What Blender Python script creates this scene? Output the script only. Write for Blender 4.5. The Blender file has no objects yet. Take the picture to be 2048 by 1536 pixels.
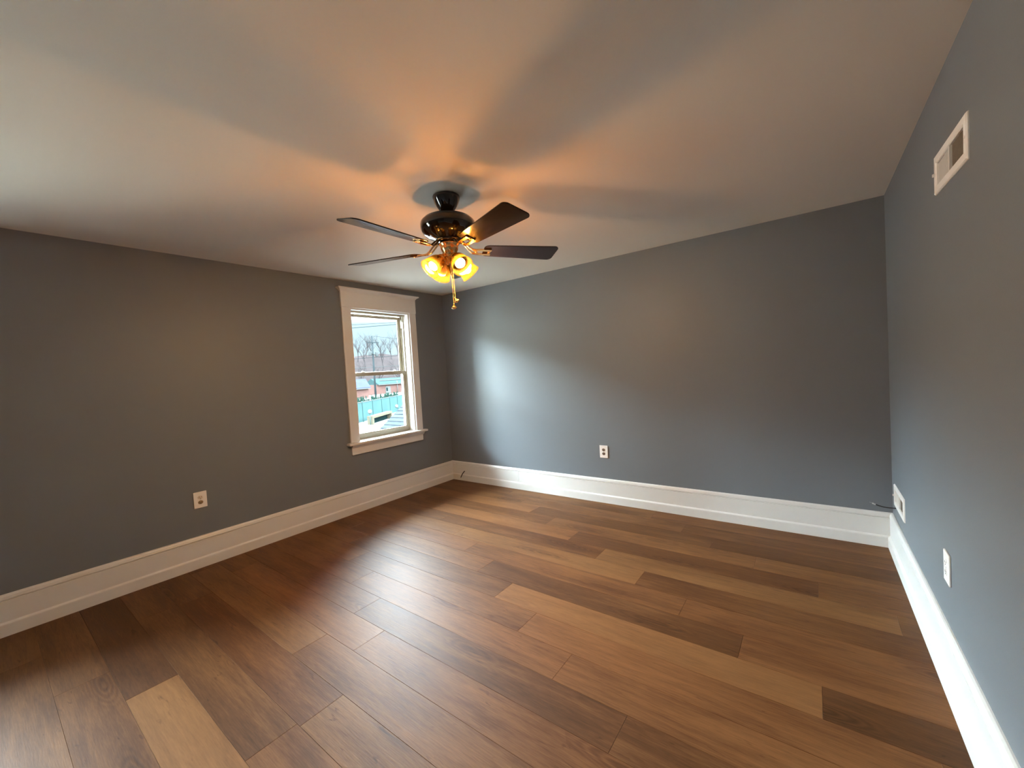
import bpy, bmesh, math, random
from mathutils import Vector, Matrix, Euler

random.seed(7)
SC = bpy.context.scene
COL = SC.collection
PI = math.pi

# ------------------------------------------------------------------ camera
F_PX = 807.99
R0 = (0.801176525544087, 0.5954918562628282, -0.0592083105801543)      # image right
R1 = (-0.027528811680721216, -0.06216019875541468, -0.9976864608774315)  # image down
R2 = (-0.5977945629098279, 0.800952906740052, -0.033408108897530514)   # view direction
cd = bpy.data.cameras.new('camera')
cam = bpy.data.objects.new('camera', cd)
COL.objects.link(cam)
cd.sensor_fit = 'HORIZONTAL'
cd.sensor_width = 36.0
cd.lens = F_PX * 36.0 / 2048.0
cd.clip_start = 0.02
cd.clip_end = 600
cam.matrix_world = Matrix((
    (R0[0], -R1[0], -R2[0], 3.90696),
    (R0[1], -R1[1], -R2[1], -3.80152),
    (R0[2], -R1[2], -R2[2], 1.39696),
    (0, 0, 0, 1)))
SC.camera = cam

# ------------------------------------------------------------------ view / exposure
vs = SC.view_settings
vs.view_transform = 'Standard'
try:
    vs.look = 'None'
except Exception:
    pass
vs.gamma = 1.0
vs.use_curve_mapping = False
vs.exposure = 2.0

# ------------------------------------------------------------------ levels
SKY_LOW, SKY_HIGH = 0.32, 54.0      # overcast sky: horizon and zenith
BULB = 430.0                       # radiance of the four lit bulbs

# ------------------------------------------------------------------ world: bright overcast sky
w = bpy.data.worlds.new('overcast_sky')
SC.world = w
w.use_nodes = True
nt = w.node_tree
nt.nodes.clear()
wo = nt.nodes.new('ShaderNodeOutputWorld')
bg = nt.nodes.new('ShaderNodeBackground')
tc = nt.nodes.new('ShaderNodeTexCoord')
sx = nt.nodes.new('ShaderNodeSeparateXYZ')
# brightness by elevation: dim horizon, bright band of thin cloud, darker deck overhead
sr = nt.nodes.new('ShaderNodeValToRGB')
sr.color_ramp.interpolation = 'B_SPLINE'
lo = SKY_LOW / SKY_HIGH
el = sr.color_ramp.elements
el[0].position = 0.0; el[0].color = (lo, lo, lo, 1)
el[1].position = 1.0; el[1].color = (0.50, 0.50, 0.50, 1)
for ps, vl in ((0.08, lo), (0.125, lo), (0.155, lo), (0.22, 0.95), (0.29, 1.0), (0.40, 0.64), (0.55, 0.54)):
    e_ = el.new(ps); e_.color = (vl, vl, vl, 1)
mr = nt.nodes.new('ShaderNodeMath'); mr.operation = 'MULTIPLY'
mr.inputs[1].default_value = SKY_HIGH
rp = nt.nodes.new('ShaderNodeValToRGB')
rp.color_ramp.elements[0].position = 0.0
rp.color_ramp.elements[0].color = (0.60, 0.87, 1.0, 1)
rp.color_ramp.elements[1].position = 0.35
rp.color_ramp.elements[1].color = (0.76, 0.91, 1.0, 1)
nt.links.new(tc.outputs['Generated'], sx.inputs[0])
nt.links.new(sx.outputs['Z'], sr.inputs['Fac'])
nt.links.new(sr.outputs['Color'], mr.inputs[0])
nt.links.new(sx.outputs['Z'], rp.inputs['Fac'])
nt.links.new(rp.outputs['Color'], bg.inputs['Color'])
nt.links.new(mr.outputs[0], bg.inputs['Strength'])
nt.links.new(bg.outputs[0], wo.inputs[0])

# ------------------------------------------------------------------ room numbers
W = 4.3285          # back wall length (x)
H = 2.44            # ceiling
YN = -5.7          # near wall (behind the camera)
HB = 0.243          # baseboard height
WT = 0.20           # wall thickness

# ------------------------------------------------------------------ materials
MATS = {}

def pbsdf(m):
    return m.node_tree.nodes['Principled BSDF']

def mat(name, col, rough=0.5, metal=0.0, bump=0.0, bscale=200.0, var=0.0, vscale=4.0, spec=0.5, emit=None, estr=0.0, coat=0.0):
    if name in MATS:
        return MATS[name]
    m = bpy.data.materials.new(name)
    m.use_nodes = True
    n = m.node_tree
    p = pbsdf(m)
    p.inputs['Base Color'].default_value = (*col, 1)
    p.inputs['Roughness'].default_value = rough
    p.inputs['Metallic'].default_value = metal
    p.inputs['Specular IOR Level'].default_value = spec
    p.inputs['Coat Weight'].default_value = coat
    if emit:
        p.inputs['Emission Color'].default_value = (*emit, 1)
        p.inputs['Emission Strength'].default_value = estr
    t = n.nodes.new('ShaderNodeTexCoord')
    if var > 0:
        nz = n.nodes.new('ShaderNodeTexNoise')
        nz.inputs['Scale'].default_value = vscale
        nz.inputs['Detail'].default_value = 4
        n.links.new(t.outputs['Object'], nz.inputs['Vector'])
        mx = n.nodes.new('ShaderNodeMix')
        mx.data_type = 'RGBA'
        mx.inputs['A'].default_value = (*[c * (1 - var) for c in col], 1)
        mx.inputs['B'].default_value = (*[min(1, c * (1 + var)) for c in col], 1)
        n.links.new(nz.outputs['Fac'], mx.inputs['Factor'])
        n.links.new(mx.outputs['Result'], p.inputs['Base Color'])
    if bump > 0:
        nb = n.nodes.new('ShaderNodeTexNoise')
        nb.inputs['Scale'].default_value = bscale
        nb.inputs['Detail'].default_value = 3
        n.links.new(t.outputs['Object'], nb.inputs['Vector'])
        b = n.nodes.new('ShaderNodeBump')
        b.inputs['Strength'].default_value = bump
        b.inputs['Distance'].default_value = 0.002
        n.links.new(nb.outputs['Fac'], b.inputs['Height'])
        n.links.new(b.outputs['Normal'], p.inputs['Normal'])
    MATS[name] = m
    return m

M_WALL = mat('slate_wall_paint', (0.160, 0.180, 0.199), 0.48, bump=0.12, bscale=260, var=0.04, vscale=1.3, spec=0.35)
M_CEIL = mat('ceiling_paint', (0.67, 0.625, 0.565), 0.75, bump=0.08, bscale=180, var=0.02, vscale=1.0, spec=0.2)
M_TRIM = mat('white_trim_paint', (0.66, 0.66, 0.64), 0.32, bump=0.04, bscale=90, var=0.015, vscale=3)
M_VINYL = mat('cream_sash_paint', (0.33, 0.30, 0.225), 0.38, bump=0.03, bscale=80, var=0.02)
M_PLATE = mat('white_plastic', (0.80, 0.79, 0.76), 0.35, var=0.01)
M_RECBROWN = mat('brown_receptacle_plastic', (0.16, 0.12, 0.09), 0.4, var=0.1, vscale=200)
M_DARK = mat('dark_slot', (0.015, 0.012, 0.010), 0.6, var=0.1)
M_STEEL = mat('steel', (0.55, 0.55, 0.55), 0.3, metal=1.0, var=0.03)
M_DUCT = mat('dark_duct_metal', (0.10, 0.085, 0.065), 0.6, metal=0.3, var=0.2, vscale=30)  # dark brown sheet metal of the duct box
M_BRASS = mat('polished_brass', (0.83, 0.52, 0.22), 0.18, metal=1.0, var=0.05, vscale=30)
M_BRONZE = mat('black_bronze_enamel', (0.010, 0.006, 0.005), 0.10, var=0.2, vscale=20, spec=0.6, coat=0.5)
M_COLLAR = mat('white_bulb_collar', (0.75, 0.75, 0.73), 0.5, var=0.02)
M_CABLE = mat('black_rubber', (0.012, 0.012, 0.012), 0.45, var=0.1)

def mat_floor():
    m = bpy.data.materials.new('oak_vinyl_planks')
    m.use_nodes = True
    n = m.node_tree
    L = n.links.new
    p = pbsdf(m)
    uv = n.nodes.new('ShaderNodeUVMap'); uv.uv_map = 'plank_uv'
    at = n.nodes.new('ShaderNodeAttribute'); at.attribute_name = 'tone'
    sep = n.nodes.new('ShaderNodeSeparateColor')
    L(at.outputs['Color'], sep.inputs['Color'])
    def mapped(sx_, sy_, sz_=1.0):
        mp = n.nodes.new('ShaderNodeMapping')
        mp.inputs['Scale'].default_value = (sx_, sy_, sz_)
        L(uv.outputs['UV'], mp.inputs['Vector'])
        return mp
    def noise(vec, scale, detail=4, rough=0.55, dist=0.0):
        z = n.nodes.new('ShaderNodeTexNoise')
        z.inputs['Scale'].default_value = scale
        z.inputs['Detail'].default_value = detail
        z.inputs['Roughness'].default_value = rough
        z.inputs['Distortion'].default_value = dist
        L(vec, z.inputs['Vector'])
        return z
    def mathn(op, a, b=None, clamp=False):
        q = n.nodes.new('ShaderNodeMath'); q.operation = op; q.use_clamp = clamp
        for i, v in enumerate((a, b)):
            if v is None:
                continue
            if isinstance(v, (int, float)):
                q.inputs[i].default_value = v
            else:
                L(v, q.inputs[i])
        return q.outputs[0]
    # broad blotches along the plank, then two scales of grain
    broad = noise(mapped(0.9, 5.5).outputs[0], 1.5, 4, 0.55, 0.6)
    mid = noise(mapped(2.0, 27.0).outputs[0], 2.0, 6, 0.62, 0.5)
    fine = noise(mapped(7.0, 95.0).outputs[0], 2.0, 4, 0.6, 0.1)
    # cathedral growth rings around scattered knots
    wob = noise(mapped(3.0, 9.0).outputs[0], 1.0, 3, 0.5)
    vo = n.nodes.new('ShaderNodeTexVoronoi'); vo.feature = 'F1'
    vo.inputs['Scale'].default_value = 1.0
    L(mapped(1.15, 5.6).outputs[0], vo.inputs['Vector'])
    vc = n.nodes.new('ShaderNodeSeparateColor'); L(vo.outputs['Color'], vc.inputs['Color'])
    dist = mathn('ADD', vo.outputs['Distance'], mathn('MULTIPLY', wob.outputs['Fac'], 0.10))
    ring = mathn('SINE', mathn('ADD', mathn('MULTIPLY', dist, 95.0), mathn('MULTIPLY', wob.outputs['Fac'], 9.0)))
    mk_ = n.nodes.new('ShaderNodeMapRange'); mk_.interpolation_type = 'SMOOTHSTEP'
    mk_.inputs['From Min'].default_value = 0.46; mk_.inputs['From Max'].default_value = 0.10
    L(dist, mk_.inputs['Value'])
    few = mathn('GREATER_THAN', vc.outputs[0], 0.48)
    mask = mathn('MULTIPLY', mk_.outputs[0], few)
    rings = mathn('MULTIPLY', ring, mask)
    # dark flecks
    knot = noise(mapped(3.0, 16.0).outputs[0], 2.4, 3, 0.5, 1.2)
    kr = n.nodes.new('ShaderNodeMapRange')
    kr.inputs['From Min'].default_value = 0.66
    kr.inputs['From Max'].default_value = 0.78
    L(knot.outputs['Fac'], kr.inputs['Value'])
    v = mathn('MULTIPLY', broad.outputs['Fac'], 0.62)
    v = mathn('ADD', v, mathn('MULTIPLY', mid.outputs['Fac'], 0.52))
    v = mathn('ADD', v, mathn('MULTIPLY', fine.outputs['Fac'], 0.38))
    v = mathn('ADD', v, mathn('MULTIPLY', rings, 0.095))
    v = mathn('ADD', v, mathn('MULTIPLY', mask, -0.13))
    v = mathn('ADD', v, mathn('MULTIPLY', kr.outputs[0], -0.26))
    v = mathn('ADD', v, -0.325)
    v = mathn('ADD', v, mathn('MULTIPLY', mathn('ADD', sep.outputs['Red'], -0.5), 0.55))
    cr = n.nodes.new('ShaderNodeValToRGB')
    e = cr.color_ramp.elements
    e[0].position = 0.02; e[0].color = (0.0418, 0.0160, 0.0051, 1)
    e[1].position = 1.0; e[1].color = (0.2563, 0.1288, 0.0493, 1)
    a = e.new(0.32); a.color = (0.0911, 0.0381, 0.0132, 1)
    a = e.new(0.55); a.color = (0.1553, 0.0719, 0.0260, 1)
    a = e.new(0.78); a.color = (0.2070, 0.0998, 0.0373, 1)
    L(v, cr.inputs['Fac'])
    # slight hue shift by plank (greyer / redder boards)
    mx = n.nodes.new('ShaderNodeMix'); mx.data_type = 'RGBA'; mx.blend_type = 'MULTIPLY'
    mx.inputs['Factor'].default_value = 1.0
    hr = n.nodes.new('ShaderNodeValToRGB')
    hr.color_ramp.elements[0].color = (1.0, 0.93, 0.90, 1)
    hr.color_ramp.elements[1].color = (0.96, 0.98, 0.97, 1)
    L(sep.outputs['Green'], hr.inputs['Fac'])
    L(cr.outputs['Color'], mx.inputs['A']); L(hr.outputs['Color'], mx.inputs['B'])
    L(mx.outputs['Result'], p.inputs['Base Color'])
    rr = n.nodes.new('ShaderNodeMapRange')
    rr.inputs['To Min'].default_value = 0.44; rr.inputs['To Max'].default_value = 0.60
    L(mid.outputs['Fac'], rr.inputs['Value'])
    L(rr.outputs[0], p.inputs['Roughness'])
    p.inputs['Specular IOR Level'].default_value = 0.17
    hgt = mathn('ADD', mathn('MULTIPLY', fine.outputs['Fac'], 0.7), mathn('MULTIPLY', rings, 0.30))
    hgt = mathn('ADD', hgt, mathn('MULTIPLY', mid.outputs['Fac'], 0.5))
    b = n.nodes.new('ShaderNodeBump')
    b.inputs['Strength'].default_value = 0.34
    b.inputs['Distance'].default_value = 0.0015
    L(hgt, b.inputs['Height'])
    L(b.outputs['Normal'], p.inputs['Normal'])
    return m
M_FLOOR = mat_floor()

def mat_blade():
    m = bpy.data.materials.new('dark_walnut_blade')
    m.use_nodes = True
    n = m.node_tree; L = n.links.new
    p = pbsdf(m)
    t = n.nodes.new('ShaderNodeTexCoord')
    mp = n.nodes.new('ShaderNodeMapping'); mp.inputs['Scale'].default_value = (3, 40, 1)
    L(t.outputs['Object'], mp.inputs['Vector'])
    z = n.nodes.new('ShaderNodeTexNoise'); z.inputs['Scale'].default_value = 2.0; z.inputs['Detail'].default_value = 5
    L(mp.outputs[0], z.inputs['Vector'])
    cr = n.nodes.new('ShaderNodeValToRGB')
    cr.color_ramp.elements[0].color = (0.008, 0.005, 0.004, 1); cr.color_ramp.elements[0].position = 0.3
    cr.color_ramp.elements[1].color = (0.030, 0.017, 0.011, 1); cr.color_ramp.elements[1].position = 0.75
    L(z.outputs['Fac'], cr.inputs['Fac']); L(cr.outputs['Color'], p.inputs['Base Color'])
    p.inputs['Roughness'].default_value = 0.14
    p.inputs['Specular IOR Level'].default_value = 0.30
    p.inputs['Coat Weight'].default_value = 0.06
    p.inputs['Coat Roughness'].default_value = 0.05
    return m
M_BLADE = mat_blade()

def mat_glass():
    m = bpy.data.materials.new('window_glass')
    m.use_nodes = True
    n = m.node_tree; L = n.links.new
    n.nodes.remove(pbsdf(m))
    out = n.nodes['Material Output']
    tr = n.nodes.new('ShaderNodeBsdfTransparent'); tr.inputs['Color'].default_value = (0.97, 0.985, 0.98, 1)
    gl = n.nodes.new('ShaderNodeBsdfGlossy'); gl.inputs['Roughness'].default_value = 0.02
    fr = n.nodes.new('ShaderNodeFresnel'); fr.inputs['IOR'].default_value = 1.22
    mx = n.nodes.new('ShaderNodeMixShader')
    L(fr.outputs[0], mx.inputs[0]); L(tr.outputs[0], mx.inputs[1]); L(gl.outputs[0], mx.inputs[2])
    L(mx.outputs[0], out.inputs['Surface'])
    return m
M_GLASS = mat_glass()

def mat_shade():
    m = bpy.data.materials.new('amber_glass')
    m.use_nodes = True
    n = m.node_tree; L = n.links.new
    n.nodes.remove(pbsdf(m))
    out = n.nodes['Material Output']
    tr = n.nodes.new('ShaderNodeBsdfTransparent'); tr.inputs['Color'].default_value = (0.78, 0.60, 0.33, 1)
    tl = n.nodes.new('ShaderNodeBsdfTranslucent'); tl.inputs['Color'].default_value = (0.95, 0.68, 0.14, 1)
    df = n.nodes.new('ShaderNodeBsdfDiffuse'); df.inputs['Color'].default_value = (0.92, 0.66, 0.14, 1)
    gl = n.nodes.new('ShaderNodeBsdfGlossy'); gl.inputs['Roughness'].default_value = 0.08
    nz = n.nodes.new('ShaderNodeTexNoise'); nz.inputs['Scale'].default_value = 60
    t = n.nodes.new('ShaderNodeTexCoord'); L(t.outputs['Object'], nz.inputs['Vector'])
    mr_ = n.nodes.new('ShaderNodeMapRange'); mr_.inputs['To Min'].default_value = 0.014; mr_.inputs['To Max'].default_value = 0.023
    L(nz.outputs['Fac'], mr_.inputs['Value'])
    m1 = n.nodes.new('ShaderNodeMixShader'); m1.inputs[0].default_value = 0.5
    L(tl.outputs[0], m1.inputs[1]); L(df.outputs[0], m1.inputs[2])
    m2 = n.nodes.new('ShaderNodeMixShader')
    L(mr_.outputs[0], m2.inputs[0]); L(tr.outputs[0], m2.inputs[1]); L(m1.outputs[0], m2.inputs[2])
    m3 = n.nodes.new('ShaderNodeMixShader'); m3.inputs[0].default_value = 0.05
    L(m2.outputs[0], m3.inputs[1]); L(gl.outputs[0], m3.inputs[2])
    L(m3.outputs[0], out.inputs['Surface'])
    return m
M_SHADE = mat_shade()
M_BULB = mat('lit_bulb', (1.0, 0.9, 0.7), 0.4, emit=(1.0, 0.63, 0.32), estr=BULB)

# outdoors
M_LOT = mat('pale_concrete', (0.10800, 0.10800, 0.10530), 0.9, var=0.12, vscale=0.3, spec=0.0)
M_BRICK = mat('weathered_red_brick', (0.02301, 0.01276, 0.01093), 0.9, var=0.3, vscale=0.8, spec=0.0)
M_TEALROOF = mat('teal_metal_roof', (0.00646, 0.01135, 0.01155), 0.6, var=0.15, vscale=0.5, spec=0.0)
M_TEAL = mat('teal_fence_paint', (0.01056, 0.02016, 0.02014), 0.7, var=0.22, vscale=0.7, spec=0.0)
M_OUTWHITE = mat('exterior_white_paint', (0.01993, 0.01993, 0.01899), 0.7, var=0.05, spec=0.0)
M_LILAC = mat('lilac_blue_siding', (0.00996, 0.01125, 0.01735), 0.8, var=0.2, vscale=0.8, spec=0.0)
M_CREAM = mat('cream_board', (0.02191, 0.01922, 0.01395), 0.8, var=0.1, spec=0.0)
M_OUTDARK = mat('dark_green_fill', (0.00176, 0.00389, 0.00389), 0.9, var=0.4, vscale=2, spec=0.0)
M_BARK = mat('grey_bark', (0.00951, 0.00832, 0.00832), 0.95, var=0.3, vscale=3, spec=0.0)
M_HILL = mat('winter_brush', (0.00773, 0.00631, 0.00631), 0.95, var=0.35, vscale=0.25, spec=0.0)
M_POLE = mat('weathered_pole_wood', (0.00612, 0.00746, 0.00797), 0.9, var=0.2, vscale=5, spec=0.0)
M_WIRE = mat('line_wire', (0.00319, 0.00528, 0.00583), 0.6, var=0.1, spec=0.0)
M_TRANSF = mat('grey_transformer_enamel', (0.01212, 0.01293, 0.01293), 0.6, var=0.05, spec=0.0)
M_GLOBE = mat('frosted_globe', (0.02938, 0.02938, 0.02846), 0.5, var=0.03, spec=0.0)
M_HEDGE = mat('dark_evergreen', (0.00256, 0.00547, 0.00418), 0.95, var=0.4, vscale=3, spec=0.0)

def mat_shingle():
    m = mat('grey_asphalt_shingle', (0.0105, 0.0125, 0.0150), 0.9, var=0.28, vscale=5, bump=0.4, bscale=60, spec=0.0)
    return m
M_SHINGLE = mat_shingle()

# ------------------------------------------------------------------ mesh helpers
def V(*a):
    return Vector(a)

def add_box(bm, x0, x1, y0, y1, z0, z1, bevel=0.0, seg=2):
    vs_ = [bm.verts.new((x, y, z)) for x in (x0, x1) for y in (y0, y1) for z in (z0, z1)]
    fs = [(0, 1, 3, 2), (4, 6, 7, 5), (0, 4, 5, 1), (2, 3, 7, 6), (0, 2, 6, 4), (1, 5, 7, 3)]
    faces = [bm.faces.new([vs_[i] for i in f]) for f in fs]
    if bevel > 0:
        es = list({e for f in faces for e in f.edges})
        bmesh.ops.bevel(bm, geom=es, offset=bevel, segments=seg, profile=0.5, affect='EDGES')
    return faces

def add_lathe(bm, prof, seg=40, M=None, close=False):
    """prof: (r, z) pairs; r=0 collapses to a point."""
    rings = []
    for r, z in prof:
        if r < 1e-6:
            rings.append([bm.verts.new((0, 0, z))])
        else:
            rings.append([bm.verts.new((r * math.cos(2 * PI * i / seg), r * math.sin(2 * PI * i / seg), z)) for i in range(seg)])
    nv = []
    for a, b in zip(rings, rings[1:]):
        for i in range(seg):
            j = (i + 1) % seg
            if len(a) == 1 and len(b) == 1:
                continue
            if len(a) == 1:
                f = bm.faces.new((a[0], b[j], b[i]))
            elif len(b) == 1:
                f = bm.faces.new((a[i], a[j], b[0]))
            else:
                f = bm.faces.new((a[i], a[j], b[j], b[i]))
            f.smooth = True
    if M is not None:
        bmesh.ops.transform(bm, matrix=M, verts=[v for r in rings for v in r])
    return rings

def add_tube(bm, pts, rad, seg=10, caps=True):
    pts = [Vector(p) for p in pts]
    if not isinstance(rad, (list, tuple)):
        rad = [rad] * len(pts)
    rings = []
    up = Vector((0, 0, 1))
    prev = None
    for i, p in enumerate(pts):
        if i == 0:
            d = pts[1] - pts[0]
        elif i == len(pts) - 1:
            d = pts[-1] - pts[-2]
        else:
            d = pts[i + 1] - pts[i - 1]
        d.normalize()
        if prev is None:
            ref = up if abs(d.z) < 0.9 else Vector((1, 0, 0))
            a = d.cross(ref).normalized()
        else:
            a = (prev - d * prev.dot(d)).normalized()
        prev = a
        b = d.cross(a)
        rings.append([bm.verts.new(p + (a * math.cos(2 * PI * k / seg) + b * math.sin(2 * PI * k / seg)) * rad[i]) for k in range(seg)])
    for ra, rb in zip(rings, rings[1:]):
        for k in range(seg):
            j = (k + 1) % seg
            f = bm.faces.new((ra[k], ra[j], rb[j], rb[k])); f.smooth = True
    if caps:
        bm.faces.new(rings[0]); bm.faces.new(list(reversed(rings[-1])))

def add_prism(bm, poly, axis, a, b):
    """extrude a 2-D polygon between a and b along an axis; poly in the two other axes (cyclic order)."""
    def pt(u, v, s):
        return {'x': (s, u, v), 'y': (u, s, v), 'z': (u, v, s)}[axis]
    A = [bm.verts.new(pt(u, v, a)) for u, v in poly]
    B = [bm.verts.new(pt(u, v, b)) for u, v in poly]
    n = len(poly)
    for i in range(n):
        j = (i + 1) % n
        bm.faces.new((A[i], A[j], B[j], B[i]))
    bm.faces.new(A); bm.faces.new(list(reversed(B)))

def mk(name, bm, m, parent=None, bevel=0.0, loc=None, rot=None):
    bmesh.ops.recalc_face_normals(bm, faces=bm.faces)
    me = bpy.data.meshes.new(name)
    bm.to_mesh(me); bm.free()
    me.materials.append(m)
    o = bpy.data.objects.new(name, me)
    COL.objects.link(o)
    if parent is not None:
        o.parent = parent
    if loc is not None:
        o.location = loc
    if rot is not None:
        o.rotation_euler = rot
    if bevel > 0:
        md = o.modifiers.new('edge_bevel', 'BEVEL')
        md.width = bevel; md.segments = 2; md.limit_method = 'ANGLE'
    return o

def tag(o, label=None, cat=None, group=None, kind=None):
    if label: o['label'] = label
    if cat: o['category'] = cat
    if group: o['group'] = group
    if kind: o['kind'] = kind
    return o

def empty(name, loc, rz=0.0):
    o = bpy.data.objects.new(name, None)
    COL.objects.link(o)
    o.location = loc
    o.rotation_euler = (0, 0, rz)
    o.empty_display_size = 0.05
    return o

def copy_tree(o, parent=None):
    c = o.copy()
    COL.objects.link(c)
    if parent is not None:
        c.parent = parent
    for ch in list(o.children):
        copy_tree(ch, c)
    return c

BM = bmesh.new

# ================================================================== SETTING
# window openings in the left wall: (y0, y1, z0, z1)
WIN1 = (-1.357, -0.577, 0.715, 2.160)
WOFF = -3.37                                    # the second window, nearer than the frame's edge
WIN2 = (WIN1[0] + WOFF, WIN1[1] + WOFF, WIN1[2], WIN1[3])
VENT_HI = (-1.632, 2.071, 0.425, 0.150)         # y centre, z centre, length, height on the right wall
VENT_LO = (-0.3085, 0.4095, 0.368, 0.144)

def wall_with_holes(name, plane, thick_to, s0, s1, holes):
    """slab in the x direction between plane and thick_to, running s0..s1 in y; rectangular holes."""
    ys = sorted({s0, s1, *[h[0] for h in holes], *[h[1] for h in holes]})
    zs = sorted({0.0, H, *[h[2] for h in holes], *[h[3] for h in holes]})
    bm = BM()
    xa, xb = sorted((plane, thick_to))
    cells = set()
    for i in range(len(ys) - 1):
        for k in range(len(zs) - 1):
            cy, cz = (ys[i] + ys[i + 1]) / 2, (zs[k] + zs[k + 1]) / 2
            if not any(h[0] < cy < h[1] and h[2] < cz < h[3] for h in holes):
                cells.add((i, k))
    def quad(*p):
        bm.faces.new([bm.verts.new(q) for q in p])
    for (i, k) in cells:
        ya, yb, za, zb = ys[i], ys[i + 1], zs[k], zs[k + 1]
        for x in (xa, xb):
            quad((x, ya, za), (x, yb, za), (x, yb, zb), (x, ya, zb))
        if (i - 1, k) not in cells: quad((xa, ya, za), (xb, ya, za), (xb, ya, zb), (xa, ya, zb))
        if (i + 1, k) not in cells: quad((xa, yb, za), (xb, yb, za), (xb, yb, zb), (xa, yb, zb))
        if (i, k - 1) not in cells: quad((xa, ya, za), (xb, ya, za), (xb, yb, za), (xa, yb, za))
        if (i, k + 1) not in cells: quad((xa, ya, zb), (xb, ya, zb), (xb, yb, zb), (xa, yb, zb))
    bmesh.ops.remove_doubles(bm, verts=bm.verts, dist=1e-5)
    return mk(name, bm, M_WALL)

o = wall_with_holes('wall_left', 0.0, -WT, YN, WT, [WIN1, WIN2])
tag(o, 'slate grey painted wall with the white framed window', 'wall', kind='structure')

def vent_hole(v):
    y, z, l, h = v
    return (y - l / 2 + 0.028, y + l / 2 - 0.028, z - h / 2 + 0.028, z + h / 2 - 0.028)
o = wall_with_holes('wall_right', W, W + WT, YN, WT, [vent_hole(VENT_HI), vent_hole(VENT_LO)])
tag(o, 'blue grey painted wall carrying two white air vents', 'wall', kind='structure')
bm = BM(); add_box(bm, 0, W, 0, WT, 0, H)
tag(mk('wall_back', bm, M_WALL), 'slate grey painted far wall with one outlet in its middle', 'wall', kind='structure')
bm = BM(); add_box(bm, 0, W, YN - WT, YN, 0, H)
tag(mk('wall_near', bm, M_WALL), 'slate grey painted wall behind the photographer', 'wall', kind='structure')
bm = BM(); add_box(bm, -WT, W + WT, YN - WT, WT, H, H + 0.12)
tag(mk('ceiling', bm, M_CEIL), 'smooth off white painted ceiling', 'ceiling', kind='structure')

# ------------------------------------------------------------------ floor: individual planks in one mesh
ROW0, ROWW, PL = -3.465, 0.1905, 1.618
JOINT = {-1: 1.02, 0: 1.357, 1: 0.55, 2: 2.19, 3: 1.71, 4: 0.345, 5: 1.66, 6: 1.31, 7: 0.98, 8: 0.665, 9: 0.354,
         10: 1.66, 11: 1.348, 12: 0.985, 13: 0.66, 14: 0.322, 15: 1.64, 16: 1.389, 17: 1.08, 18: 0.5}
# plank tone, left to right from the plank that starts left of the first joint
TONE = {-2: [.52, .45, .5], -1: [.50, .36, .40, .5], 0: [.22, .86, .5, .5], 1: [.36, .36, .45, .4], 2: [.34, .30, .56, .5], 3: [.40, .60, .46, .5],
        4: [.5, .60, .50, .5], 5: [.46, .46, .30, .3], 6: [.56, .58, .62, .5], 7: [.62, .50, .60, .5],
        8: [.60, .36, .80, .22], 9: [.66, .56, .28, .52], 10: [.56, .62, .52, .5], 11: [.70, .78, .34, .3],
        12: [.5, .34, .66, .40], 13: [.5, .72, .26, .44], 14: [.5, .38, .56, .5], 15: [.58, .68, .30, .3],
        16: [.5, .54, .44, .4], 17: [.5, .52, .56, .46], 18: [.5, .5, .5, .5]}
rnd = random.Random(11)
bm = BM()
uvl = bm.loops.layers.uv.new('plank_uv')
tl = bm.loops.layers.float_color.new('tone')
for row in range(-17, 19):
    y0 = max(ROW0 + row * ROWW, YN)
    y1 = min(ROW0 + (row + 1) * ROWW, 0.0)
    if y1 - y0 < 0.004:
        continue
    j = JOINT.get(row, rnd.uniform(0, PL))
    edges = [0.0]
    x = j
    while x > 0.02: x -= PL
    x += PL
    while x < W - 0.01:
        if x > 0.01: edges.append(x)
        x += PL
    edges.append(W)
    tones = TONE.get(row)
    for k in range(len(edges) - 1):
        xa, xb = edges[k], edges[k + 1]
        t = tones[k] if tones and k < len(tones) else rnd.uniform(.3, .7)
        hue = rnd.random()
        ou, ov = rnd.uniform(0, 60), rnd.uniform(0, 60)
        g = 0.0011
        top = [(xa + g, y0 + g), (xb - g, y0 + g), (xb - g, y1 - g), (xa + g, y1 - g)]
        bot = [(xa, y0), (xb, y0), (xb, y1), (xa, y1)]
        tv = [bm.verts.new((*q, 0.0)) for q in top]
        bv = [bm.verts.new((*q, -0.0016)) for q in bot]
        fs = [bm.faces.new(tv)]
        for i in range(4):
            fs.append(bm.faces.new((bv[i], bv[(i + 1) % 4], tv[(i + 1) % 4], tv[i])))
        for f in fs:
            for lp in f.loops:
                lp[uvl].uv = (lp.vert.co.x + ou, lp.vert.co.y + ov)
                lp[tl] = (t, hue, 0, 1)
tag(mk('floor', bm, M_FLOOR), 'light brown oak plank floor', 'floor', kind='structure')

# ------------------------------------------------------------------ baseboards: board, thick shoe board below, bead above
TB, TT = 0.032, 0.019
P_BOARD = [(0, 0.07), (TT, 0.07), (TT, 0.2065), (0.0135, 0.2085), (0.0135, 0.2105), (0, 0.2105)]
P_SHOE = [(0, 0), (TB, 0), (TB, 0.070), (0.0305, 0.074), (0.024, 0.0790), (TT + .0005, 0.0825), (0, 0.0825)]
P_BEAD = [(0, 0.2095), (0.016, 0.2095), (0.0205, 0.214), (0.0205, 0.222), (0.0185, 0.226), (0.0185, 0.231), (0.013, 0.2395), (0.006, HB), (0, HB)]

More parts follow.
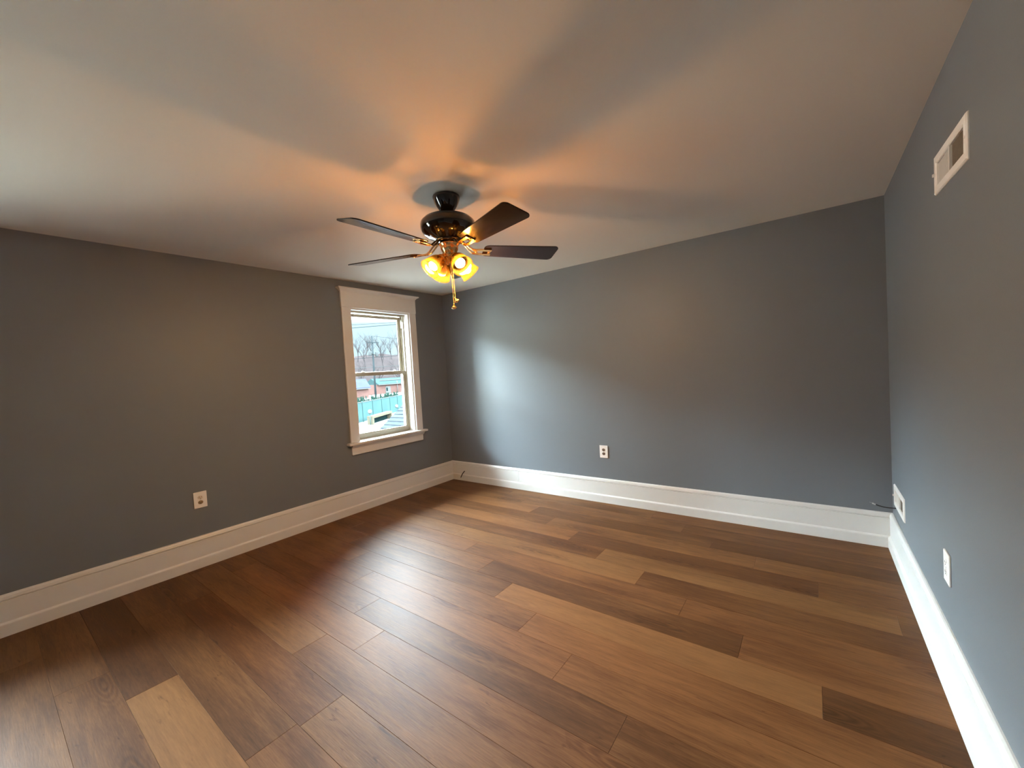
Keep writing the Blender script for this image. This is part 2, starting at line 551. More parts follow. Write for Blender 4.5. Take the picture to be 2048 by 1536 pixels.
def sweep(name, prof, origin, along, inward, length, m0, m1, parent=None, breaks=()):
    """profile (d, z) swept along a wall; m0/m1 = 1 mitres the end at 45 degrees into the neighbour."""
    bm = BM()
    o_, a, n_ = Vector(origin), Vector(along), Vector(inward)
    cuts = [(0.0, m0)] + [c for b in breaks for c in ((b - 0.0018, 0), (b + 0.0018, 0))] + [(length, -m1)]
    for i in range(0, len(cuts), 2):
        (s0, k0), (s1, k1) = cuts[i], cuts[i + 1]
        A = [bm.verts.new(o_ + a * (s0 + d * k0) + n_ * d + V(0, 0, z)) for d, z in prof]
        B = [bm.verts.new(o_ + a * (s1 + d * k1) + n_ * d + V(0, 0, z)) for d, z in prof]
        n = len(prof)
        for q in range(n):
            r = (q + 1) % n
            bm.faces.new((A[q], A[r], B[r], B[q]))
        bm.faces.new(A); bm.faces.new(list(reversed(B)))
    return mk(name, bm, M_TRIM, parent)

def baseboard(name, origin, along, inward, length, m0, m1, label, breaks=()):
    b = sweep(name, P_BOARD, origin, along, inward, length, m0, m1, None, breaks)
    tag(b, label, 'baseboard', kind='structure')
    sweep('shoe_board', P_SHOE, origin, along, inward, length, m0, m1, b)
    sweep('cap_bead', P_BEAD, origin, along, inward, length, m0, m1, b)
    return b

baseboard('baseboard_left', (0, 0, 0), (0, -1, 0), (1, 0, 0), -YN, 1, 0, 'tall white baseboard under the window wall')
baseboard('baseboard_back', (0, 0, 0), (1, 0, 0), (0, -1, 0), W, 1, 1, 'tall white baseboard along the far wall, with a butt joint', breaks=(1.098,))
baseboard('baseboard_right', (W, 0, 0), (0, -1, 0), (-1, 0, 0), -YN, 1, 0, 'tall white baseboard along the right wall')

# ------------------------------------------------------------------ windows
def build_window(n, dy):
    y0, y1, z0, z1 = WIN1
    root = empty('window_%d' % n, (0, (y0 + y1) / 2 + dy, z0))
    root['kind'] = 'structure'
    oy, oz = (y0 + y1) / 2, z0
    def B(*boxes):
        bm = BM()
        for (xa, xb, ya, yb, za, zb) in boxes:
            add_box(bm, xa, xb, ya - oy, yb - oy, za - oz, zb - oz)
        return bm
    ct = 0.021
    # interior casing
    mk('side_casing', B((0, ct, y0 - 0.101, y0 + 0.002, 0.737, 2.160)), M_TRIM, root, 0.0025)
    mk('side_casing', B((0, ct, y1 - 0.002, y1 + 0.092, 0.737, 2.160)), M_TRIM, root, 0.0025)
    mk('head_casing', B((0, ct + 0.004, y0 - 0.105, y1 + 0.096, 2.160, 2.335)), M_TRIM, root, 0.003)
    # crown moulding on the head: flared cap with mitred returns
    prof = [(0.0, 0.0), (0.004, 0.004), (0.010, 0.013), (0.020, 0.021), (0.031, 0.026), (0.034, 0.029), (0.034, 0.040)]
    bm = BM()
    loops = []
    fr = ct + 0.004
    for d, z in prof:
        ya, yb = y0 - 0.105 - d - oy, y1 + 0.096 + d - oy
        zz = 2.324 + z - oz
        loops.append([bm.verts.new(q) for q in ((0.0, ya, zz), (fr + d, ya, zz), (fr + d, yb, zz), (0.0, yb, zz))])
    for a, b in zip(loops, loops[1:]):
        for i in range(4):
            j = (i + 1) % 4
            bm.faces.new((a[i], a[j], b[j], b[i]))
    bm.faces.new(loops[0]); bm.faces.new(loops[-1])
    mk('crown_moulding', bm, M_TRIM, root)
    mk('window_sill', B((-0.10, 0.060, y0 - 0.140, y1 + 0.140, 0.711, 0.737)), M_TRIM, root, 0.007)
    # cove under the sill, then the apron
    bm = BM()
    for i in range(7):
        pass
    cove = [(0.0, 0.711), (0.042, 0.711), (0.040, 0.703), (0.034, 0.694), (0.027, 0.686), (0.022, 0.678), (0.0, 0.678)]
    add_prism(bm, [(x, z - oz) for x, z in cove], 'y', y0 - 0.098 - oy, y1 + 0.100 - oy)
    mk('sill_cove', bm, M_TRIM, root)
    mk('apron', B((0, 0.020, y0 - 0.094, y1 + 0.088, 0.606, 0.690)), M_TRIM, root, 0.003)
    # deep jambs
    mk('side_jamb', B((-WT, 0.0, y0, y0 + 0.016, 0.737, z1)), M_TRIM, root, 0.001)
    mk('side_jamb', B((-WT, 0.0, y1 - 0.016, y1, 0.737, z1)), M_TRIM, root, 0.001)
    mk('head_jamb', B((-WT, 0.0, y0 + 0.016, y1 - 0.016, z1 - 0.016, z1)), M_TRIM, root, 0.001)
    mk('outer_sill', B((-WT - 0.04, -0.10, y0 + 0.016, y1 - 0.016, 0.711, 0.752)), M_VINYL, root, 0.003)
    a, b = y0 + 0.016, y1 - 0.016
    # stops / track strips
    mk('stop', B((-0.096, -0.084, a, a + 0.012, 0.752, z1 - 0.016), (-0.141, -0.129, a, a + 0.012, 0.752, z1 - 0.016)), M_VINYL, root, 0.001)
    mk('stop', B((-0.096, -0.084, b - 0.012, b, 0.752, z1 - 0.016), (-0.141, -0.129, b - 0.012, b, 0.752, z1 - 0.016)), M_VINYL, root, 0.001)
    mk('stop', B((-0.086, -0.064, a, b, z1 - 0.034, z1 - 0.016), (-0.129, -0.096, a + .012, b - .012, z1 - 0.030, z1 - 0.016)), M_VINYL, root, 0.001)
    def sash(name, xa, xb, za, zb, top, bottom, side):
        s = mk(name, B((xa, xb, a + 0.002, a + side, za, zb), (xa, xb, b - side, b - 0.002, za, zb),
                       (xa, xb, a + side, b - side, zb - top, zb), (xa, xb, a + side, b - side, za, za + bottom)), M_VINYL, root, 0.003)
        xm = (xa + xb) / 2
        # glazing bead, a step narrower than the frame
        bd = 0.010
        mk('glazing_bead', B((xm - 0.008, xm + 0.008, a + side, a + side + bd, za + bottom, zb - top), (xm - 0.008, xm + 0.008, b - side - bd, b - side, za + bottom, zb - top),
                             (xm - 0.008, xm + 0.008, a + side + bd, b - side - bd, zb - top - bd, zb - top), (xm - 0.008, xm + 0.008, a + side + bd, b - side - bd, za + bottom, za + bottom + bd)), M_VINYL, s, 0.002)
        mk('glass_pane', B((xm - 0.002, xm + 0.002, a + side + bd, b - side - bd, za + bottom + bd, zb - top - bd)), M_GLASS, s)
        return s
    sash('upper_sash', -0.180, -0.145, 1.440, z1 - 0.034, 0.020, 0.028, 0.030)
    ls = sash('lower_sash', -0.128, -0.098, 0.752, 1.472, 0.030, 0.040, 0.030)
    # two sash locks on the meeting rail
    for yy in (a + 0.16, b - 0.16):
        bm = BM()
        add_box(bm, -0.126, -0.102, yy - oy - 0.022, yy - oy + 0.022, 1.472 - oz, 1.477 - oz, 0.001)
        add_lathe(bm, [(0, 0), (0.010, 0), (0.010, 0.009), (0.006, 0.012), (0, 0.012)], 14, Matrix.Translation((-0.114, yy - oy, 1.477 - oz)))
        add_box(bm, -0.118, -0.110, yy - oy, yy - oy + 0.028, 1.481 - oz, 1.487 - oz, 0.002)
        mk('sash_lock', bm, M_PLATE, ls)
    # sash stop block high in the right track
    mk('track_block', B((-0.128, -0.098, b - 0.014, b - 0.002, 1.99, 2.10)), M_VINYL, root, 0.002)
    return root

w1 = build_window(1, 0.0)
tag(w1, 'white framed double hung window in the slate wall beside the far corner', 'window')
w2 = build_window(2, WOFF)
tag(w2, 'white framed double hung window outside the left edge of the photo', 'window')

# ================================================================== CEILING FAN
FX, FY = 2.206, -2.060
fan = empty('ceiling_fan', (FX, FY, H))
tag(fan, 'black five blade ceiling fan with four lit amber glass lamps on the ceiling', 'ceiling fan')
def Z(z):           # heights in the fan's own frame (its origin lies on the ceiling)
    return z - H

bm = BM()
add_lathe(bm, [(0, Z(2.44)), (0.079, Z(2.44)), (0.081, Z(2.435)), (0.078, Z(2.424)), (0.070, Z(2.402)), (0.058, Z(2.379)), (0.043, Z(2.358)), (0.030, Z(2.346)), (0.020, Z(2.342)), (0, Z(2.342))], 48)
mk('canopy', bm, M_BRONZE, fan)
bm = BM()
add_lathe(bm, [(0, Z(2.344)), (0.016, Z(2.344)), (0.016, Z(2.328)), (0.027, Z(2.325)), (0.027, Z(2.315)), (0, Z(2.315))], 32)
mk('downrod', bm, M_BRONZE, fan)
bm = BM()
add_lathe(bm, [(0, Z(2.316)), (0.060, Z(2.316)), (0.112, Z(2.312)), (0.140, Z(2.306)), (0.147, Z(2.299)), (0.1475, Z(2.296)), (0.153, Z(2.294)),
               (0.159, Z(2.286)), (0.161, Z(2.272)), (0.160, Z(2.252)), (0.152, Z(2.232)), (0.136, Z(2.214)), (0.112, Z(2.200)), (0.086, Z(2.192)), (0.080, Z(2.186)), (0, Z(2.186))], 64)
mk('motor_housing', bm, M_BRONZE, fan)
bm = BM()   # flywheel that carries the blade irons
add_lathe(bm, [(0, Z(2.187)), (0.074, Z(2.187)), (0.076, Z(2.180)), (0.070, Z(2.172)), (0, Z(2.172))], 48)
mk('flywheel', bm, M_BRONZE, fan)

bm = BM()   # brass switch cup and fitter
add_lathe(bm, [(0, Z(2.173)), (0.050, Z(2.173)), (0.058, Z(2.166)), (0.058, Z(2.156)), (0.050, Z(2.150)), (0.053, Z(2.142)), (0.050, Z(2.128)), (0.041, Z(2.110)),
               (0.032, Z(2.096)), (0.034, Z(2.090)), (0.031, Z(2.082)), (0.020, Z(2.076)), (0.012, Z(2.070)), (0.013, Z(2.062)), (0.007, Z(2.056)), (0, Z(2.054))], 40)
kit = mk('light_kit', bm, M_BRASS, fan)
kit['label'] = 'polished brass light kit'

# blades ------------------------------------------------------------
PITCH = -0.22
TH0 = 0.955
BR0, BR1, BW0, BW1 = 0.205, 0.678, 0.118, 0.162
def blade_mesh():
    bm = BM()
    pts = []
    def arc(cx, cy, r, a0, a1, n=7):
        return [(cx + r * math.cos(a0 + (a1 - a0) * i / n), cy + r * math.sin(a0 + (a1 - a0) * i / n)) for i in range(n + 1)]
    rc, ri = 0.030, 0.030
    pts += arc(BR1 - rc, BW1 / 2 - rc, rc, 0, PI / 2)
    pts += arc(BR0 + ri, BW0 / 2 - ri + 0.002, ri, PI / 2, PI)
    pts += arc(BR0 + ri, -BW0 / 2 + ri - 0.002, ri, PI, 1.5 * PI)
    pts += arc(BR1 - rc, -BW1 / 2 + rc, rc, 1.5 * PI, 2 * PI)
    add_prism(bm, pts, 'z', -0.003, 0.003)
    return bm
bl0 = mk('blade', blade_mesh(), M_BLADE, fan, 0.0012, loc=(0, 0, Z(2.132)), rot=(PITCH, 0, TH0))

def iron_mesh():
    """brass bracket: a neck from the motor that drops and forks into two flat bars under the blade."""
    bm = BM()
    zb = -0.0085
    for s in (-1, 1):
        n = 10
        prev = None
        pth = []
        for i in range(n + 1):
            u = i / n
            r = 0.066 + u * (0.252 - 0.066)
            yy = s * (0.012 + 0.011 * min(1, u * 1.6))
            z = 0.046 - (0.046 - zb) * (0.5 - 0.5 * math.cos(PI * min(1, u / 0.45)))
            pth.append((r, yy, z))
        wd, th = 0.0085, 0.0035
        ringsv = []
        for (r, yy, z) in pth:
            ringsv.append([bm.verts.new((r, yy - wd, z - th)), bm.verts.new((r, yy + wd, z - th)), bm.verts.new((r, yy + wd * .8, z + th)), bm.verts.new((r, yy - wd * .8, z + th))])
        for a, b in zip(ringsv, ringsv[1:]):
            for i in range(4):
                j = (i + 1) % 4
                bm.faces.new((a[i], a[j], b[j], b[i]))
        bm.faces.new(ringsv[0]); bm.faces.new(list(reversed(ringsv[-1])))
    # cross web under the blade and a foot on the flywheel
    add_box(bm, 0.150, 0.168, -0.020, 0.020, zb - 0.002, zb + 0.0035, 0.001)
    add_box(bm, 0.232, 0.250, -0.024, 0.024, zb - 0.001, zb + 0.0045, 0.001)
    add_box(bm, 0.052, 0.076, -0.020, 0.020, 0.040, 0.050, 0.002)
    for x in (0.159, 0.241):
        add_lathe(bm, [(0, zb - 0.006), (0.004, zb - 0.0055), (0.0055, zb - 0.003), (0.0055, zb)], 12, Matrix.Translation((x, 0, 0)))
    for v in bm.verts:                      # the fork twists to the blade's pitch
        u = min(1.0, max(0.0, (v.co.x - 0.085) / 0.06))
        v.co.z += v.co.y * math.tan(PITCH) * u * u * (3 - 2 * u)
    return bm
ir0 = mk('blade_iron', iron_mesh(), M_BRASS, fan, 0.0008, loc=(0, 0, Z(2.132)), rot=(PITCH * 0.0, 0, TH0))
ir0['label'] = 'brass blade bracket'
for k in range(1, 5):
    for src in (bl0, ir0):
        c = src.copy(); COL.objects.link(c); c.parent = fan
        c.rotation_euler = (src.rotation_euler[0], 0, TH0 + k * 2 * PI / 5)

# four lamps ----------------------------------------------------------
# lamp frame: +z points from the neck to the open mouth
def shade_mesh():
    bm = BM()
    prof = [(0.021, -0.002), (0.026, 0.002), (0.033, 0.009), (0.0405, 0.020), (0.0465, 0.034), (0.0505, 0.052), (0.0535, 0.070), (0.0565, 0.088), (0.0600, 0.100), (0.0625, 0.106)]
    inner = [(r - 0.0032, z + 0.0004) for r, z in reversed(prof)]
    add_lathe(bm, prof + inner + [prof[0]], 40)
    bmesh.ops.remove_doubles(bm, verts=bm.verts, dist=1e-5)
    return bm
def bulb_mesh():
    bm = BM()
    pr = [(0.0, 0.093)]
    for i in range(1, 13):
        a = PI * 0.5 - i * (PI * 0.80) / 12
        pr.append((0.0300 * math.cos(a), 0.063 + 0.0300 * math.sin(a)))
    pr += [(0.0150, 0.028), (0.0125, 0.018), (0.0120, 0.008)]
    add_lathe(bm, pr, 28)
    for f in bm.faces:                      # opaque white collar below the frosted dome
        if f.calc_center_median().z < 0.073:
            f.material_index = 1
    return bm
def socket_mesh():
    bm = BM()
    add_lathe(bm, [(0, -0.034), (0.011, -0.034), (0.016, -0.028), (0.018, -0.014), (0.026, -0.008), (0.0275, 0.0), (0.0265, 0.003), (0.012, 0.004), (0.012, 0.010), (0, 0.010)], 28)
    return bm
def arm_mesh(d):
    bm = BM()
    add_tube(bm, d, 0.0065, 12)
    return bm
RHO, ZMOUTH = 0.138, 2.001
TILT = math.radians(48)            # angle between lamp axis and straight down
base_ang = math.atan2(0.70, 0.715) # image-right direction on plan
# (lateral, towards the camera) of each mouth in the photo
mouths = [(-0.12, 0.068), (0.068, 0.12), (0.12, -0.068), (-0.068, -0.12)]
rx, ry = 0.715, 0.700
fx_, fy_ = 0.700, -0.715
first = None
for (l, t) in mouths:
    px, py = rx * l + fx_ * t, ry * l + fy_ * t
    ang = math.atan2(py, px)
    ax = Vector((math.sin(TILT), 0, -math.cos(TILT)))
    mouth = Vector((RHO, 0, Z(ZMOUTH)))
    neck = mouth - ax * 0.106
    rot = Euler((0, PI - TILT, ang))        # +z tipped outwards and down
    Rz = Matrix.Rotation(ang, 4, 'Z')
    nloc = Rz @ neck
    if first is None:
        hub = Vector((0.028, 0, Z(2.100)))
        back = neck - ax * 0.033
        path = [hub, (hub + back) / 2 + V(0.004, 0, 0.010), back]
        a_ = mk('lamp_arm', arm_mesh(path), M_BRASS, fan, rot=(0, 0, ang))
        s_ = mk('lamp_shade', shade_mesh(), M_SHADE, fan, loc=nloc, rot=rot)
        s_['label'] = 'glowing amber glass lamp shade'
        k_ = mk('lamp_socket', socket_mesh(), M_BRASS, fan, loc=nloc, rot=rot)
        b_ = mk('light_bulb', bulb_mesh(), M_BULB, fan, loc=nloc, rot=rot)
        b_['label'] = 'lit round light bulb'
        b_.data.materials.append(M_COLLAR)
        first = (a_, s_, k_, b_)
    else:
        for src in first:
            c = src.copy(); COL.objects.link(c); c.parent = fan
            if src.name.startswith('lamp_arm'):
                c.rotation_euler = (0, 0, ang)
            else:
                c.location = nloc; c.rotation_euler = rot

# pull chains with brass pulls
def chain(top, bottom, n):
    bm = BM()
    for i in range(n):
        u = (i + 0.5) / n
        p = Vector(top).lerp(Vector(bottom), u)
        bmesh.ops.create_icosphere(bm, subdivisions=1, radius=0.0026, matrix=Matrix.Translation(p))
    add_tube(bm, [top, bottom], 0.0014, 6)
    for f in bm.faces: f.smooth = True
    return bm
def pull():
    bm = BM()
    add_lathe(bm, [(0, 0.010), (0.003, 0.010), (0.004, 0.004), (0.0035, 0.0), (0.006, -0.004), (0.013, -0.010), (0.0165, -0.015), (0.0165, -0.019), (0.012, -0.023), (0.005, -0.025), (0, -0.025)], 24)
    return bm
for (off_t, off_b, zt, zb, tl_) in (((0.010, 0.020), (0.016, 0.022), 2.085, 1.846, 0.5), ((0.002, 0.004), (0.006, 0.010), 2.060, 1.812, 0.0)):
    def P_(o, z):
        return (rx * o[0] + fx_ * o[1], ry * o[0] + fy_ * o[1], Z(z))
    ch = mk('pull_chain', chain(P_(off_t, zt), P_(off_b, zb), 60), M_BRASS, fan)
    mk('chain_pull', pull(), M_BRASS, ch, loc=Vector(P_(off_b, zb)) - V(0, 0, 0.008), rot=(tl_ * 0.9, -tl_ * 0.5, 0))

# ================================================================== OUTLETS
# local frame: x across, z up, y = out of the wall (towards the room is -y)
def build_outlet(loc, rz, face_mats, label):
    r = empty('wall_outlet', loc, rz)
    tag(r, label, 'outlet', 'duplex wall outlets')
    bm = BM(); add_box(bm, -0.0435, 0.0435, -0.0065, 0.0, -0.0635, 0.0635, 0.0025, 3)
    mk('cover_plate', bm, M_PLATE, r)
    for s, fm in zip((1, -1), face_mats):
        bm = BM()
        pr = [(0.0, 0.0), (0.0168, 0.0), (0.0172, 0.0012), (0.0165, 0.002), (0, 0.002)]
        add_lathe(bm, pr, 28, Matrix.Translation((0, -0.0063, s * 0.0195)) @ Matrix.Rotation(PI / 2, 4, 'X') @ Matrix.Scale(0.86, 4, (0, 1, 0)))
        f = mk('receptacle', bm, fm, r)
        bm = BM()
        zc = s * 0.0195
        add_box(bm, -0.0075, -0.0050, -0.0090, -0.0080, zc - 0.001, zc + 0.0075)
        add_box(bm, 0.0050, 0.0075, -0.0090, -0.0080, zc, zc + 0.0068)
        add_lathe(bm, [(0, 0), (0.0026, 0), (0.0026, 0.001), (0, 0.001)], 12, Matrix.Translation((0, -0.0080, zc - 0.0065)) @ Matrix.Rotation(PI / 2, 4, 'X'))
        mk('socket_slots', bm, M_DARK, f)
    bm = BM()
    add_lathe(bm, [(0, 0), (0.0034, 0), (0.0030, 0.0012), (0, 0.0016)], 14, Matrix.Translation((0, -0.0063, 0)) @ Matrix.Rotation(PI / 2, 4, 'X'))
    mk('cover_screw', bm, M_STEEL, r)
    return r
M_RECWHITE = mat('almond_receptacle_plastic', (0.66, 0.60, 0.52), 0.4, var=0.03)
M_RECTAN = mat('tan_receptacle_plastic', (0.30, 0.22, 0.13), 0.45, var=0.3, vscale=120)
build_outlet((2.1825, 0, 0.519), 0.0, (M_RECBROWN, M_RECBROWN), 'white outlet plate with two brown receptacles on the far wall')
build_outlet((0, -2.769, 0.525), PI / 2, (M_RECWHITE, M_RECTAN), 'white outlet plate low on the window wall, left of the window')
build_outlet((W, -1.462, 0.486), -PI / 2, (M_PLATE, M_PLATE), 'white outlet plate on the right wall above the baseboard')

# ================================================================== AIR VENTS
def build_vent(v, tilt, label, name_label_group=None):
    """right wall register; local x runs towards the camera (-y), z up, local -y is out of the wall."""
    yc, zc, l, h = v
    r = empty('air_vent', (W, yc, zc))
    r.rotation_euler = Euler((0, tilt, -PI / 2))
    tag(r, label, 'vent', 'white wall registers')
    b = 0.031
    hl, hh = l / 2, h / 2
    bm = BM()
    # bevelled face frame
    outer = [(-hl, -hh), (hl, -hh), (hl, hh), (-hl, hh)]
    def ring(dx, y):
        return [bm.verts.new((x - math.copysign(dx, x), y, z - math.copysign(dx, z))) for x, z in outer]
    R_ = [ring(0, 0.0), ring(0, -0.003), ring(0.004, -0.0075), ring(b - 0.003, -0.0075), ring(b, -0.004), ring(b, 0.012)]
    for A, B_ in zip(R_, R_[1:]):
        for i in range(4):
            j = (i + 1) % 4
            bm.faces.new((A[i], A[j], B_[j], B_[i]))
    # centre mullion
    add_box(bm, -0.005, 0.005, -0.006, 0.010, -hh + b, hh - b, 0.001)
    mk('face_frame', bm, M_PLATE, r)
    il, ih = hl - b, hh - b
    for side, ang in ((-1, -38), (1, 52)):
        bm = BM()
        n = int((il - 0.01) / 0.0105)
        x0, x1 = (0.008, il - 0.003) if side > 0 else (-il + 0.003, -0.008)
        a = math.radians(ang)
        for i in range(n + 1):
            xc = x0 + (x1 - x0) * i / n
            dx, dy = math.sin(a) * 0.0075, math.cos(a) * 0.0075
            nx, ny = math.cos(a) * 0.0005, -math.sin(a) * 0.0005
            poly = [(xc - dx - nx, 0.006 - dy - ny), (xc + dx - nx, 0.006 + dy - ny), (xc + dx + nx, 0.006 + dy + ny), (xc - dx + nx, 0.006 - dy + ny)]
            add_prism(bm, poly, 'z', -ih + 0.0005, ih - 0.0005)
        if side > 0:
            add_box(bm, x0, x1, 0.012, 0.0145, ih * 0.28, ih * 0.40)
        mk('louver_bank', bm, M_PLATE if side < 0 else M_VANE, r)
    bm = BM()   # the duct box behind
    for (q0, q1) in (((-il, 0.016, -ih), (il, 0.10, -ih)), ((-il, 0.016, ih), (il, 0.10, ih))):
        bm.faces.new([bm.verts.new(p) for p in ((q0[0], q0[1], q0[2]), (q1[0], q0[1], q0[2]), (q1[0], q1[1], q0[2]), (q0[0], q1[1], q0[2]))])
    for x in (-il, il):
        bm.faces.new([bm.verts.new(p) for p in ((x, 0.016, -ih), (x, 0.10, -ih), (x, 0.10, ih), (x, 0.016, ih))])
    bm.faces.new([bm.verts.new(p) for p in ((-il, 0.10, -ih), (il, 0.10, -ih), (il, 0.10, ih), (-il, 0.10, ih))])
    mk('duct_box', bm, M_DUCT, r)
    for x in (-hl + 0.014, hl - 0.014):
        bm = BM()
        add_lathe(bm, [(0, 0), (0.005, 0), (0.0045, 0.0018), (0, 0.0026)], 14, Matrix.Translation((x, -0.0073, 0)) @ Matrix.Rotation(PI / 2, 4, 'X'))
        mk('screw', bm, M_PLATE, r)
    bm = BM()   # damper lever
    add_box(bm, -hl + 0.018, -hl + 0.024, -0.016, -0.004, -0.006, 0.006, 0.001)
    mk('damper_lever', bm, M_PLATE, r)
    return r
M_VANE = mat('shade_brown_vanes', (0.11, 0.09, 0.065), 0.6, var=0.3, vscale=60)  # near vanes coloured brown for the shaded inside seen between them
build_vent(VENT_HI, math.radians(1.8), 'white air register high on the right wall near the ceiling')
build_vent(VENT_LO, 0.0, 'white air register low on the right wall in the far corner')

# ================================================================== CABLES
def smooth_path(p, n=8):
    p = [Vector(q) for q in p]
    out = []
    for i in range(len(p) - 1):
        a = p[max(i - 1, 0)]; b = p[i]; c = p[i + 1]; d = p[min(i + 2, len(p) - 1)]
        for k in range(n):
            t = k / n
            out.append(0.5 * ((2 * b) + (c - a) * t + (2 * a - 5 * b + 4 * c - d) * t * t + (3 * b - a - 3 * c + d) * t ** 3))
    out.append(p[-1])
    return out
bm = BM()
add_tube(bm, smooth_path([(W + 0.004, -0.172, 0.330), (W - 0.022, -0.172, 0.327), (W - 0.055, -0.168, 0.326), (W - 0.085, -0.166, 0.331), (W - 0.108, -0.165, 0.339)]), 0.0036, 10)
c1 = mk('coaxial_cable', bm, M_CABLE)
tag(c1, 'short black cable stub poking out of the right wall under the low register', 'cable')
bm = BM()
d = Vector((-0.023, 0.001, 0.009)).normalized()
p0 = Vector((W - 0.104, -0.165, 0.3373))
add_tube(bm, [p0, p0 + d * 0.018], 0.0047, 12)
add_tube(bm, [p0 + d * 0.018, p0 + d * 0.034], 0.0008, 6)
mk('connector', bm, M_STEEL, c1)
bm = BM()
add_tube(bm, smooth_path([(0.232, -0.014, 0.122), (0.229, -0.026, 0.119), (0.218, -0.040, 0.101), (0.202, -0.047, 0.074), (0.184, -0.049, 0.043)]), 0.0058, 12)
c2 = mk('coaxial_cable', bm, M_CABLE)
tag(c2, 'short black cable hanging out of the far baseboard beside the left corner', 'cable')
bm = BM()
add_tube(bm, [(0.186, -0.049, 0.046), (0.180, -0.049, 0.028), (0.177, -0.049, 0.012)], 0.0012, 6)
mk('bare_wire', bm, M_STEEL, c2)

# ================================================================== OUTDOORS, seen through the window
GZ = -3.2
bm = BM(); add_box(bm, -210, -WT - 0.3, -90, 210, GZ - 0.2, GZ)
tag(mk('ground', bm, M_LOT), 'pale concrete lot below the window', 'ground', kind='structure')

# wooded hillside
rh = random.Random(3)
bm = BM()
nx_, ny_ = 10, 60
gv = []
for i in range(nx_ + 1):
    rowv = []
    for j in range(ny_ + 1):
        x = -108 - i * 6
        y = 20 + j * 2.2
        hgt = 16.0 * (1 - math.exp(-i / 2.2)) * (0.86 + 0.10 * math.sin(y * 0.07) + 0.05 * math.sin(y * 0.31 + i)) + (rh.uniform(-0.5, 0.5) if i else 0)
        rowv.append(bm.verts.new((x + rh.uniform(-1, 1), y, GZ - 0.1 + hgt)))
    gv.append(rowv)
for i in range(nx_):
    for j in range(ny_):
        f = bm.faces.new((gv[i][j], gv[i][j + 1], gv[i + 1][j + 1], gv[i + 1][j])); f.smooth = True
tag(mk('hillside', bm, M_HILL), 'pale wooded winter hillside beyond the brick building', 'hill', kind='structure')

# bare trees
def tree_mesh(seed, height):
    r = random.Random(seed)
    bm = BM()
    def grow(p, d, length, rad, depth):
        n = 3
        pts = [p]
        for k in range(n):
            d = (d + Vector((r.uniform(-.18, .18), r.uniform(-.18, .18), r.uniform(-.02, .12)))).normalized()
            pts.append(pts[-1] + d * length / n)
        add_tube(bm, pts, [rad * (1 - 0.45 * k / n) for k in range(n + 1)], 5 if depth else 7, caps=False)
        if depth >= 4:
            return
        for k in range(r.choice((3, 4)) if depth else 7):
            at = pts[r.choice((1, 2, 3, 3))] if depth else pts[1].lerp(pts[3], r.random())
            a = r.uniform(0, 2 * PI)
            nd = (d * 0.9 + Vector((math.cos(a), math.sin(a), r.uniform(0, .5))) * r.uniform(.5, .9)).normalized()
            grow(at, nd, length * r.uniform(.5, .72), rad * 0.45, depth + 1)
    grow(Vector((0, 0, 0)), Vector((0, 0, 1)), height * 0.5, height * 0.016, 0)
    return bm
protos = []
# four staggered rows going up the hill: (x, bearing as dy per dx from the camera, size, kind)
spots = []
for r_, (x_, bs) in enumerate(((-109, (0.640, 0.702, 0.764)), (-120, (0.660, 0.722, 0.782)), (-131, (0.640, 0.690, 0.750)), (-143, (0.665, 0.715, 0.772)))):
    for q_, b_ in enumerate(bs):
        spots.append((x_, -3.8 + b_ * (3.9 - x_), (0.86, 0.95, 0.90, 1.0)[r_] * (1.0, 0.93, 1.08)[q_], (r_ + q_) % 3))
wheres = [a_ + ' of the ' + b_ for b_ in ('nearest row', 'second row', 'third row up the slope', 'farthest row on the crest') for a_ in ('left one', 'middle one', 'right one')]
for i, (x, y, s, k) in enumerate(spots):
    hz = GZ + 16.0 * (1 - math.exp(-((-108 - x) / 6) / 2.2)) * 0.86
    if k >= len(protos):
        o = mk('bare_tree', tree_mesh(40 + k, 12.0), M_BARK)
        protos.append(o)
    else:
        o = protos[k].copy(); COL.objects.link(o)
    o.location = (x, y, hz - 0.25); o.scale = (s, s, s); o.rotation_euler = (0, 0, i * 1.3)
    tag(o, 'bare winter tree on the hillside, ' + wheres[i], 'tree', 'bare trees on the hillside')

# brick building with teal roof
bb = empty('brick_building', (-96, 68, GZ))
tag(bb, 'long red brick building with a teal roof band seen through the lower sash', 'building')
bm = BM(); add_box(bm, -6, 0, -12, 30, 0, 2.8)
mk('wall', bm, M_BRICK, bb)
bm = BM(); add_prism(bm, [(0.5, 2.75), (0.5, 2.95), (-3.0, 4.55), (-6.5, 2.95), (-6.5, 2.75)], 'y', -2.2, 31)
mk('roof', bm, M_TEALROOF, bb)
bm = BM(); add_box(bm, 0.42, 0.62, -2.2, 31, 2.62, 2.86)
mk('gutter', bm, M_OUTWHITE, bb)
bm = BM(); add_box(bm, -1.55, -1.25, -0.4, 31, 3.86, 4.08)
mk('snow_guard', bm, M_OUTWHITE, bb)
dr = bm = BM(); add_box(bm, 0.0, 0.10, 0.45, 2.15, 0.15, 2.15)
dr = mk('door', bm, M_OUTWHITE, bb)
bm = BM(); add_box(bm, 0.10, 0.13, 0.62, 1.15, 0.8, 1.75)
mk('door_window', bm, M_OUTDARK, dr)
bm = BM(); add_tube(bm, [(0.35, 4.4, 0), (0.35, 4.4, 3.6)], 0.10, 10)
mk('downpipe', bm, M_OUTWHITE, bb)

